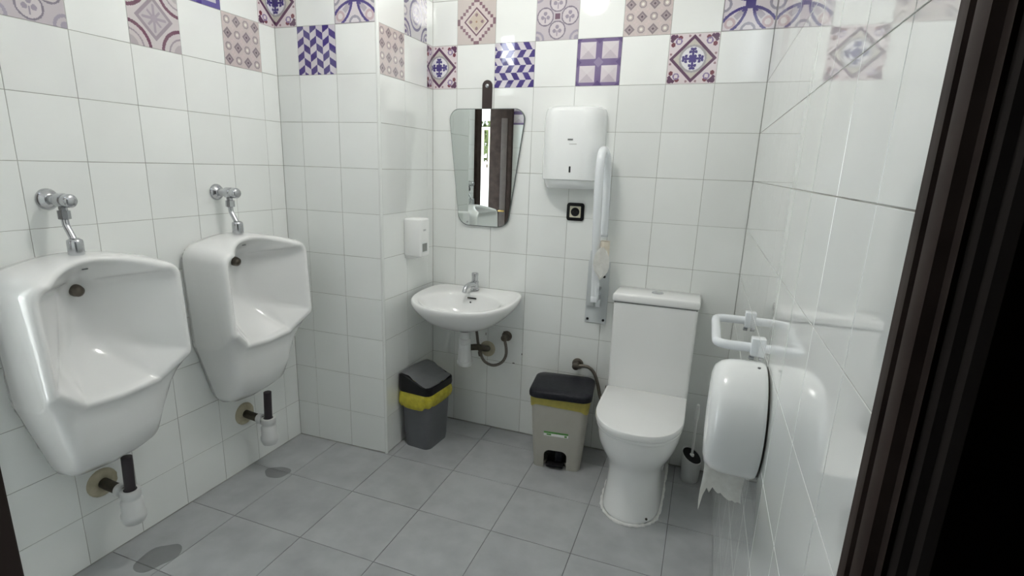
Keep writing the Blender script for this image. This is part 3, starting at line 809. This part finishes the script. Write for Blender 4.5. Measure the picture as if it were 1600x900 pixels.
# ------------------------------------------------------------------ folded grab bar
t = thing('fold_up_grab_bar', 'white fold-up grab bar standing upright on its wall plate beside the toilet', 'grab bar', (-.63, 0, .69))
bm = B(); box(bm, (-.680, -.006, .686), (-.574, 0, 1.00), .002); obj('wall_plate', bm, 'plate', t)
bx = -.630
bm = B()
path = [(bx + .004, -.075, .83), (bx + .004, -.085, .95), (bx, -.115, 1.12), (bx, -.145, 1.28), (bx, -.158, 1.40), (bx, -.150, 1.475), (bx, -.115, 1.510), (bx + .004, -.07, 1.505), (bx + .010, -.046, 1.465), (bx + .014, -.038, 1.38), (bx + .016, -.036, 1.25), (bx + .018, -.034, 1.125)]
tube(bm, catmull(path, 8), .0192, 18); obj('rail', bm, 'tube', t, 180)
bm = B(); lathe(bm, [(.0192, 0), (.0192, .003), (.014, .0032)], 18, (bx + .018, -.034, 1.1215)); obj('end_cap', bm, 'tube', t, 40)
bm = B(); box(bm, (bx - .012, -.095, .812), (bx + .020, -.004, .842), .003); obj('hinge', bm, 'tube', t, 40)
bm = B(); box(bm, (-.672, -.022, .775), (-.638, -.004, 1.05), .004); obj('hinge_cheek', bm, 'plate', t, 40)
bm = B(); box(bm, (-.628, -.03, .775), (-.606, -.004, .812), .003); obj('latch', bm, 'tube', t, 40)
bm = B(); lathe(bm, [(.007, 0), (.007, .035), (.004, .038)], 12, (-.614, -.004, .868), '-Y'); obj('latch_pin', bm, 'chrome', t, 40)
for sx, sz in ((-.666, .706), (-.588, .706), (-.598, .925)):
    bm = B(); lathe(bm, [(.0065, 0), (.0065, .0085), (.004, .010)], 12, (sx, 0, sz), '-Y'); obj('screw', bm, 'black', t, 40)
# nearly empty toilet roll hanging on it
t = thing('toilet_roll', 'nearly empty toilet roll with loose last sheet beside the grab bar', 'toilet roll', (-.588, -.112, 1.0))
bm = B(); lathe(bm, [(.018, 1.112), (.0215, 1.113), (.0215, 1.0), (.018, .999)], 24, (-.588, -.112, 0), cap=False)
lathe(bm, [(.018, .999), (.018, 1.112)], 24, (-.588, -.112, 0), cap=False)
obj('core', bm, 'card', t, 40, label='bare cardboard core')
bm = B(); lathe(bm, [(.0178, 1.109), (.0178, 1.002)], 20, (-.588, -.112, 0)); obj('core_hollow', bm, 'grime', t)
bm = B()
rows = [(1.085, .008), (1.072, .021), (1.05, .032), (1.025, .037), (1.0, .037), (.98, .032), (.962, .021), (.948, .008), (.94, .002)]
g = []
for z, hw in rows:
    g.append([(-.594 + k / 6 * 2 * hw - hw, -.1375 - .006 * math.cos(k / 6 * PI - PI / 2) - (1.085 - z) * .10 + .003 * math.sin(k * 2 + z * 60), z + .005 * math.sin(k * 1.7)) for k in range(7)])
V = [[bm.verts.new(p) for p in r] for r in g]
for i in range(len(V) - 1):
    for k in range(6): bm.faces.new((V[i][k], V[i][k + 1], V[i + 1][k + 1], V[i + 1][k]))
bmesh.ops.solidify(bm, geom=list(bm.faces), thickness=.0012)
obj('loose_sheet', bm, 'paper', t, 60)

# ------------------------------------------------------------------ toilet
TX = -.336
t = thing('toilet', 'white close-coupled toilet with closed lid and square cistern', 'toilet', (TX, -.3, 0))
def pan(z, hw, yb, yf, ym=None):
    ym = ym if ym is not None else yf + hw * 1.25
    pts = [(0, yb), (hw * .6, yb), (hw, yb), (hw, (yb + ym) / 2), (hw, ym), (hw * .87, yf + (ym - yf) * .48), (hw * .5, yf + (ym - yf) * .12), (0, yf)]
    q = [(TX + x, y, z) for x, y in pts]
    return q + [(TX - x, y, z) for x, y in pts[-2:0:-1]]
bm = B()
loft(bm, [pan(0, .126, -.012, -.575), pan(.012, .126, -.012, -.575), pan(.06, .121, -.012, -.560), pan(.12, .115, -.014, -.540), pan(.18, .114, -.02, -.525), pan(.225, .124, -.03, -.540), pan(.27, .150, -.04, -.575), pan(.32, .171, -.04, -.606), pan(.365, .177, -.04, -.616), pan(.394, .176, -.04, -.615), pan(.398, .170, -.045, -.605)])
obj('pan', bm, 'ware', t, sub=2)
def dshape(hw, yb, yf, r=.012):
    ym = yf + .24
    pts = [(TX - hw + r, yb), (TX - hw, yb - r)]
    for k in range(25):
        a = PI + PI * k / 24
        ca, sa = math.cos(a), math.sin(a)
        e = .86
        pts.append((TX + hw * math.copysign(abs(ca) ** e, ca), ym - (ym - yf) * abs(sa) ** e))
    pts += [(TX + hw, yb - r), (TX + hw - r, yb)]
    return pts
bm = B(); prism(bm, dshape(.178, -.20, -.622), .399, .414, 'Z', .004); obj('seat', bm, 'ware', t, 40)
bm = B(); prism(bm, dshape(.181, -.178, -.632), .416, .446, 'Z', .008); obj('lid', bm, 'ware', t, 40)
bm = B(); box(bm, (TX - .12, -.196, .398), (TX + .12, -.168, .44), .006); obj('hinge_block', bm, 'ware', t, 40)
bm = B(); loft(bm, [rrect(.350, .150, .016, .385, 5, TX, -.096), rrect(.362, .160, .016, .45, 5, TX, -.096), rrect(.366, .164, .016, .848, 5, TX, -.096)]); obj('cistern', bm, 'ware', t, 40)
bm = B(); box(bm, (TX - .188, -.186, .853), (TX + .188, -.006, .892), .011, 3); obj('cistern_lid', bm, 'ware', t, 50)
bm = B(); lathe(bm, [(.024, 0), (.026, .002), (.026, .006), (.020, .009), (.004, .0095)], 28, (TX, -.098, .890)); obj('flush_button', bm, 'chrome', t, 50)
bm = B(); box(bm, (TX - .180, -.176, .846), (TX + .180, -.014, .856)); obj('lid_gap', bm, 'mark', t)
# bead of sealant around the foot
rs = random.Random(5)
base = pan(0, .126, -.012, -.575)
pts = catmull([(x, y, .002) for x, y, z in base[2:13]], 7)
bm = B(); tube(bm, [(TX + (p.x - TX) * .985, p.y * .99 + .004, .002) for p in pts], [max(.003, .0082 + rs.uniform(-.003, .003)) for _ in pts], 8); obj('sealant_bead', bm, 'sealant', t, 60)
bm = B(); lathe(bm, [(.005, 0), (.005, .004), (.003, .005)], 10, (TX + .078, -.530, .028), (.45, -1, .1)); obj('fixing_hole', bm, 'grime', t)

t = thing('cistern_valve', 'tarnished water valve with curved hose on the wall behind the pedal bin', 'valve', (-.700, 0, .458))
bm = B(); lathe(bm, [(.029, 0), (.029, .004), (.023, .012), (.014, .014), (.014, .03), (.018, .032), (.018, .052), (.012, .056)], 20, (-.700, 0, .458), '-Y'); obj('valve_body', bm, 'dull', t, 40)
bm = B(); tube(bm, catmull([(-.700, -.042, .455), (-.672, -.040, .464), (-.635, -.026, .455), (-.606, -.022, .425), (-.585, -.024, .37), (-.568, -.034, .315), (-.548, -.06, .300), (-.534, -.082, .335), (-.5285, -.09, .40)], 8), .0085, 12); obj('supply_hose', bm, 'braid', t, 180)

# ------------------------------------------------------------------ pedal bin (beige)
def apply_bool(o, cutter_bm):
    me = bpy.data.meshes.new('cut'); cutter_bm.to_mesh(me); cutter_bm.free()
    c = bpy.data.objects.new('cut', me); COL.objects.link(c); c.parent = o.parent
    md = o.modifiers.new('b', 'BOOLEAN'); md.operation = 'DIFFERENCE'; md.object = c; md.solver = 'EXACT'
    dg = bpy.context.evaluated_depsgraph_get(); dg.update()
    nm = bpy.data.meshes.new_from_object(o.evaluated_get(dg))
    o.modifiers.remove(md); old = o.data; o.data = nm; nm.name = old.name
    bpy.data.objects.remove(c); bpy.data.meshes.remove(me)
    return o
PB = thing('pedal_bin', 'beige pedal bin with charcoal lid standing beside the toilet', 'bin', (-.729, -.172, 0), math.radians(7), world=False)
bm = B()
loft(bm, [rrect(.228, .200, .028, 0), rrect(.236, .208, .030, .05), rrect(.276, .244, .034, .36), rrect(.276, .244, .034, .366), rrect(.268, .236, .030, .366), rrect(.224, .196, .026, .02)])
body = obj('body', bm, 'beige', PB, 40)
cb = B(); arch = rpoly([(-.062, -.01), (.050, -.01), (.050, .100), (-.062, .100)], [.001, .001, .030, .030], 6); prism(cb, arch, -.20, -.065, 'Y')
bmesh.ops.recalc_face_normals(cb, faces=cb.faces)
apply_bool(body, cb)
for p in body.data.polygons: p.use_smooth = True
body.data.set_sharp_from_angle(angle=math.radians(35))
bm = B(); prism(bm, [(p[0] * .94 - .0003, p[1] * .97) for p in arch if p[1] > .0] + [(.045, .002), (-.056, .002)][::1], -.068, -.063, 'Y'); obj('pedal_recess', bm, 'black', PB)
bm = B(); box(bm, (-.048, -.112, .012), (.036, -.066, .026), .004); obj('pedal', bm, 'black', PB, 40)
bm = B(); box(bm, (-.010, -.078, .024), (.026, -.066, .082), .004); obj('pedal_lever', bm, 'lid', PB, 40)
bm = B()
bag = []
for zi, (z, s) in enumerate(((.372, 1.012), (.362, 1.03), (.345, 1.022), (.330, 1.012))):
    L = rrect(.276 * s, .244 * s, .036, z, 8)
    bag.append([(x * (1 + .004 * math.sin(k * 1.3 + zi)), y * (1 + .006 * math.sin(k * 0.9 + zi * 2)), zz + (.009 * math.sin(k * .55) - .004 * (x > 0) - .006 * (y < 0) * (x > -.02) if zi == 3 else 0)) for k, (x, y, zz) in enumerate(L)])
loft(bm, bag, False, False); bmesh.ops.solidify(bm, geom=list(bm.faces), thickness=.0015); obj('bin_bag', bm, 'bagin', PB, 60, label='yellow bag folded over the rim')
bm = B(); loft(bm, [rrect(.284, .252, .040, .372, 7), rrect(.298, .266, .044, .376, 7), rrect(.300, .268, .044, .392, 7), rrect(.296, .264, .044, .402, 7), rrect(.280, .248, .040, .408, 7), rrect(.20, .17, .03, .411, 7)]); obj('lid', bm, 'lid', PB, 50, label='charcoal lid')
rx = math.radians(-6.6)
def front(x, z): return -(.104 + (z - .05) * (.018 / .31)) - .0008
bm = B()
def quad(bm, x0, x1, z0, z1, off=.0):
    vs = [(x0, z0), (x1, z0), (x1, z1), (x0, z1)]
    a = [bm.verts.new((x, front(x, z) - off, z)) for x, z in vs]; b = [bm.verts.new((x, front(x, z) + .001, z)) for x, z in vs]
    bm.faces.new(a); 
    for k in range(4): bm.faces.new((a[k], b[k], b[(k + 1) % 4], a[(k + 1) % 4]))
quad(bm, -.066, .052, .178, .200); obj('sticker', bm, 'plast', PB, label='small white and green sticker')
bm = B(); quad(bm, -.066, .052, .192, .201, .0006); obj('sticker_band', bm, 'green', PB, label='green band of the sticker')
bm = B(); quad(bm, -.052, -.030, .182, .190, .0006); obj('sticker_print', bm, 'green', PB)
bm = B(); quad(bm, .034, .046, .180, .189, .0006); obj('sticker_print', bm, 'green', PB)

# ------------------------------------------------------------------ swing bin (grey)
SB = thing('swing_bin', 'small grey swing bin with yellow bag standing in the corner by the pier', 'bin', (-1.430, -.277, 0), math.radians(-5), world=False)
bm = B()
loft(bm, [rrect(.150, .190, .034, 0, 6), rrect(.158, .198, .036, .03, 6), rrect(.180, .224, .040, .30, 6)])
for v in bm.verts:   # shallow grip groove down the long front
    if v.co.y < -.07 and abs(v.co.x) < .03: v.co.y += .010
obj('body', bm, 'grey', SB, 40)
bm = B(); bag = []
spec = [(.318, 1.03), (.300, 1.10), (.275, 1.14), (.250, 1.12), (.235, 1.04)]
for zi, (z, s) in enumerate(spec):
    L = rrect(.182 * s, .226 * s, .045, z, 10)
    bag.append([(x * (1 + .02 * math.sin(k * .9 + zi * .7)), y * (1 + .018 * math.sin(k * 1.27 + zi * 1.3)), zz + (.010 * math.sin(k * .33 + 1) + .006 * math.sin(k * 1.1) if zi > 1 else 0)) for k, (x, y, zz) in enumerate(L)])
loft(bm, bag, False, False); obj('bin_bag', bm, 'bag', SB, sub=1, label='crinkled yellow bag hanging over the rim')
# lid: black surround with a swooping top; grey flap
def prof_z(s):   # s from -1 (wall side, high) to 1 (low)
    k = [(-1, .392), (-.75, .402), (-.35, .398), (.1, .375), (.55, .352), (1, .346)]
    for (a, za), (b, zb) in zip(k, k[1:]):
        if s <= b:
            f = (s - a) / (b - a); f = f * f * (3 - 2 * f); return za + (zb - za) * f
    return k[-1][1]
bm = B(); n = 18; hw, hd = .099, .123
top, bot = [], []
rl = rrect(2 * hw, 2 * hd, .036, 0, 6)
lo1 = [bm.verts.new((x * .985, y * .985, .310)) for x, y, _ in rl]
lo2 = [bm.verts.new((x, y, .322)) for x, y, _ in rl]
hi = [bm.verts.new((x * .985, y * .985, prof_z(x / hw))) for x, y, _ in rl]
hin = [bm.verts.new((x * .93, y * .93, prof_z(x / hw) + .004)) for x, y, _ in rl]
nn = len(rl)
for A, Bq in ((lo1, lo2), (lo2, hi), (hi, hin)):
    for k in range(nn): bm.faces.new((A[k], A[(k + 1) % nn], Bq[(k + 1) % nn], Bq[k]))
obj('lid_surround', bm, 'black', SB, 50, label='black lid surround')
bm = B(); nx, ny = 20, 10; g = []
for i in range(nx + 1):
    s = -1 + 2 * i / nx
    row = []
    edge = min(1, math.sqrt(max(0, 1 - abs(s) ** 7)) + .16)
    for j in range(ny + 1):
        tt = -1 + 2 * j / ny
        row.append(bm.verts.new((s * hw * .94, tt * hd * .93 * edge, prof_z(s) + .010 - .006 * tt ** 4)))
    g.append(row)
for i in range(nx):
    for j in range(ny): bm.faces.new((g[i][j], g[i + 1][j], g[i + 1][j + 1], g[i][j + 1]))
bmesh.ops.solidify(bm, geom=list(bm.faces), thickness=.008)
obj('flap', bm, 'flap', SB, 50, label='grey swing flap')

# ------------------------------------------------------------------ toilet brush
t = thing('toilet_brush', 'white toilet brush in its holder with dark insert in the corner', 'toilet brush', (-.103, -.098, 0))
bm = B(); lathe(bm, [(.038, 0), (.040, .004), (.046, .13), (.043, .13), (.038, .08)], 28, (-.103, -.098, 0), cap=False)
bm.faces.ensure_lookup_table()
for v in bm.verts:
    if v.co.z > .10: v.co.z += -(v.co.x + .103) * .42 + (v.co.y + .098) * .35
obj('holder', bm, 'trap', t, 40)
bm = B(); lathe(bm, [(.0425, .120), (.0425, .124), (.01, .126)], 28, (-.103, -.098, 0))
for v in bm.verts: v.co.z += -(v.co.x + .103) * .42 + (v.co.y + .098) * .35
obj('insert', bm, 'black', t, 40, label='dark brown insert')
bm = B(); lathe(bm, [(.010, .122), (.010, .132), (.0055, .136), (.005, .30), (.0085, .315), (.0095, .35), (.007, .385), (.002, .39)], 14, (-.103, -.094, 0)); obj('handle', bm, 'plast', t, 40)

# ------------------------------------------------------------------ jumbo toilet roll dispenser on the right wall
t = thing('jumbo_roll_dispenser', 'round white jumbo toilet roll dispenser on the right wall', 'dispenser', (0, -1.25, .862))
ya, za = -1.25, .862
bm = B(); lathe(bm, [(.120, -.0085), (.124, -.006), (.124, -.001), (.120, .001)], 56, (0, ya, za), '-X'); obj('back_plate', bm, 'enamel', t, 40)
bm = B(); lathe(bm, [(.130, -.0075), (.130, -.002)], 56, (0, ya, za), '-X'); obj('shadow_gap', bm, 'grime', t, label='dark seam')
bm = B(); lathe(bm, [(.1345, -.004), (.1365, -.002), (.138, .006), (.138, .055), (.136, .075), (.130, .092), (.118, .105), (.10, .110), (.03, .112)], 56, (0, ya, za), '-X'); obj('cover', bm, 'enamel', t, 60)
bm = B(); lathe(bm, [(.0035, 0), (.0035, .004)], 8, (-.014, ya - .02, za + .1345), (0, -.1, 1)); obj('screw', bm, 'mark', t)
bm = B(); nx = 14; R_ = []
jag = [.605, .648, .668, .655, .672, .664, .660, .664, .658, .655, .652, .655, .650, .652, .648]
for zi in range(6):
    row = []
    for k in range(nx + 1):
        x = -.104 + k / nx * .092
        zt, zb = .760, jag[k] + .012
        f = zi / 5
        row.append(bm.verts.new((x + .002 * math.sin(zi * 1.3), -1.285 - .006 * math.sin(k * .45 + zi * .6) * f - .008 * f, zt + (zb - zt) * f)))
    R_.append(row)
for i in range(5):
    for k in range(nx): bm.faces.new((R_[i][k], R_[i][k + 1], R_[i + 1][k + 1], R_[i + 1][k]))
bmesh.ops.solidify(bm, geom=list(bm.faces), thickness=.0008)
obj('torn_paper', bm, 'paper', t, 60, label='torn paper end')

# ------------------------------------------------------------------ U shaped rail on the right wall
t = thing('towel_rail', 'white U-shaped tubular rail on the right wall above the jumbo roll dispenser', 'rail', (0, -.85, .965))
bm = B()
tube(bm, catmull([(.008, -.70, .965), (-.03, -.70, .965), (-.072, -.702, .965), (-.094, -.714, .965), (-.100, -.740, .965), (-.100, -.85, .965), (-.100, -.96, .965), (-.094, -.988, .965), (-.072, -1.0, .965), (-.03, -1.0, .965), (.008, -1.0, .965)], 8), .0132, 16); obj('tube', bm, 'tube', t, 180)
for yy in (-.70, -1.0):
    bm = B(); box(bm, (-.012, yy - .018, .945), (.008, yy + .018, .995), .003); obj('bracket', bm, 'tube', t, 40)
    bm = B(); lathe(bm, [(.006, 0), (.006, .012), (.003, .014)], 10, (0.0, yy, .936), '-X'); obj('screw', bm, 'chrome', t, 40)

# ------------------------------------------------------------------ outdoors, seen in the mirror through the exit door
OFF = Vector((0, 0, 0))
bm = B(); box(bm, (-12, -16, -.12), (-1.96, 3, -.065)); obj('pavement', bm, 'pave', kind='structure')
bm = B(); box(bm, (-7, -6.8, 2.22), (-2.14, -.2, 2.32)); obj('porch_roof', bm, 'plaster', kind='structure')
t = thing('railing', 'pale railing on a low wall, beyond the exit door and seen only in the mirror', 'railing', (-5, -7, -.065))
for z in (1.46, 2.08):
    bm = B(); box(bm, (-8, -7.02, z), (-2.4, -6.98, z + .05)); obj('rail', bm, 'rail', t)
bm = B(); box(bm, (-8, -7.08, -.065), (-2.4, -6.92, 1.40)); obj('low_wall', bm, 'pave', t)
bm = B(); box(bm, (-7.9, -7.015, 1.40), (-7.86, -6.985, 2.1)); o0 = obj('baluster', bm, 'rail', t)
for k in range(1, 40):
    o = o0.copy(); COL.objects.link(o); o.location.x = k * .14
def tree(x, y, label, seed):
    rnd = random.Random(seed)
    t = thing('tree', label, 'tree', (x, y, -.065), group='trees beyond the railing')
    bm = B(); lathe(bm, [(.16, 0), (.11, 1.2), (.07, 2.0)], 10, (x, y, -.065)); obj('trunk', bm, 'bark', t, 60)
    bm = B()
    for k in range(1100):
        d = Vector((rnd.gauss(0, 1), rnd.gauss(0, 1), rnd.gauss(0, 1))).normalized() * 1.0 * rnd.random() ** .4
        c = Vector((x, y, 2.6)) + Vector((d.x, d.y, d.z * 1.1))
        a = Vector((rnd.gauss(0, 1), rnd.gauss(0, 1), rnd.gauss(0, 1))).normalized(); b = a.orthogonal().normalized()
        q = .11
        bm.faces.new([bm.verts.new(c + a * q), bm.verts.new(c + b * q * .5), bm.verts.new(c - a * q), bm.verts.new(c - b * q * .5)])
    obj('crown', bm, 'leaf', t, kind='stuff')
tree(-7.2, -9.4, 'leafy tree beyond the railing, farthest from the exit door', 1)
tree(-4.9, -9.0, 'leafy tree beyond the middle of the railing', 2)
tree(-2.6, -9.3, 'leafy tree beyond the railing, straight behind the hall', 3)
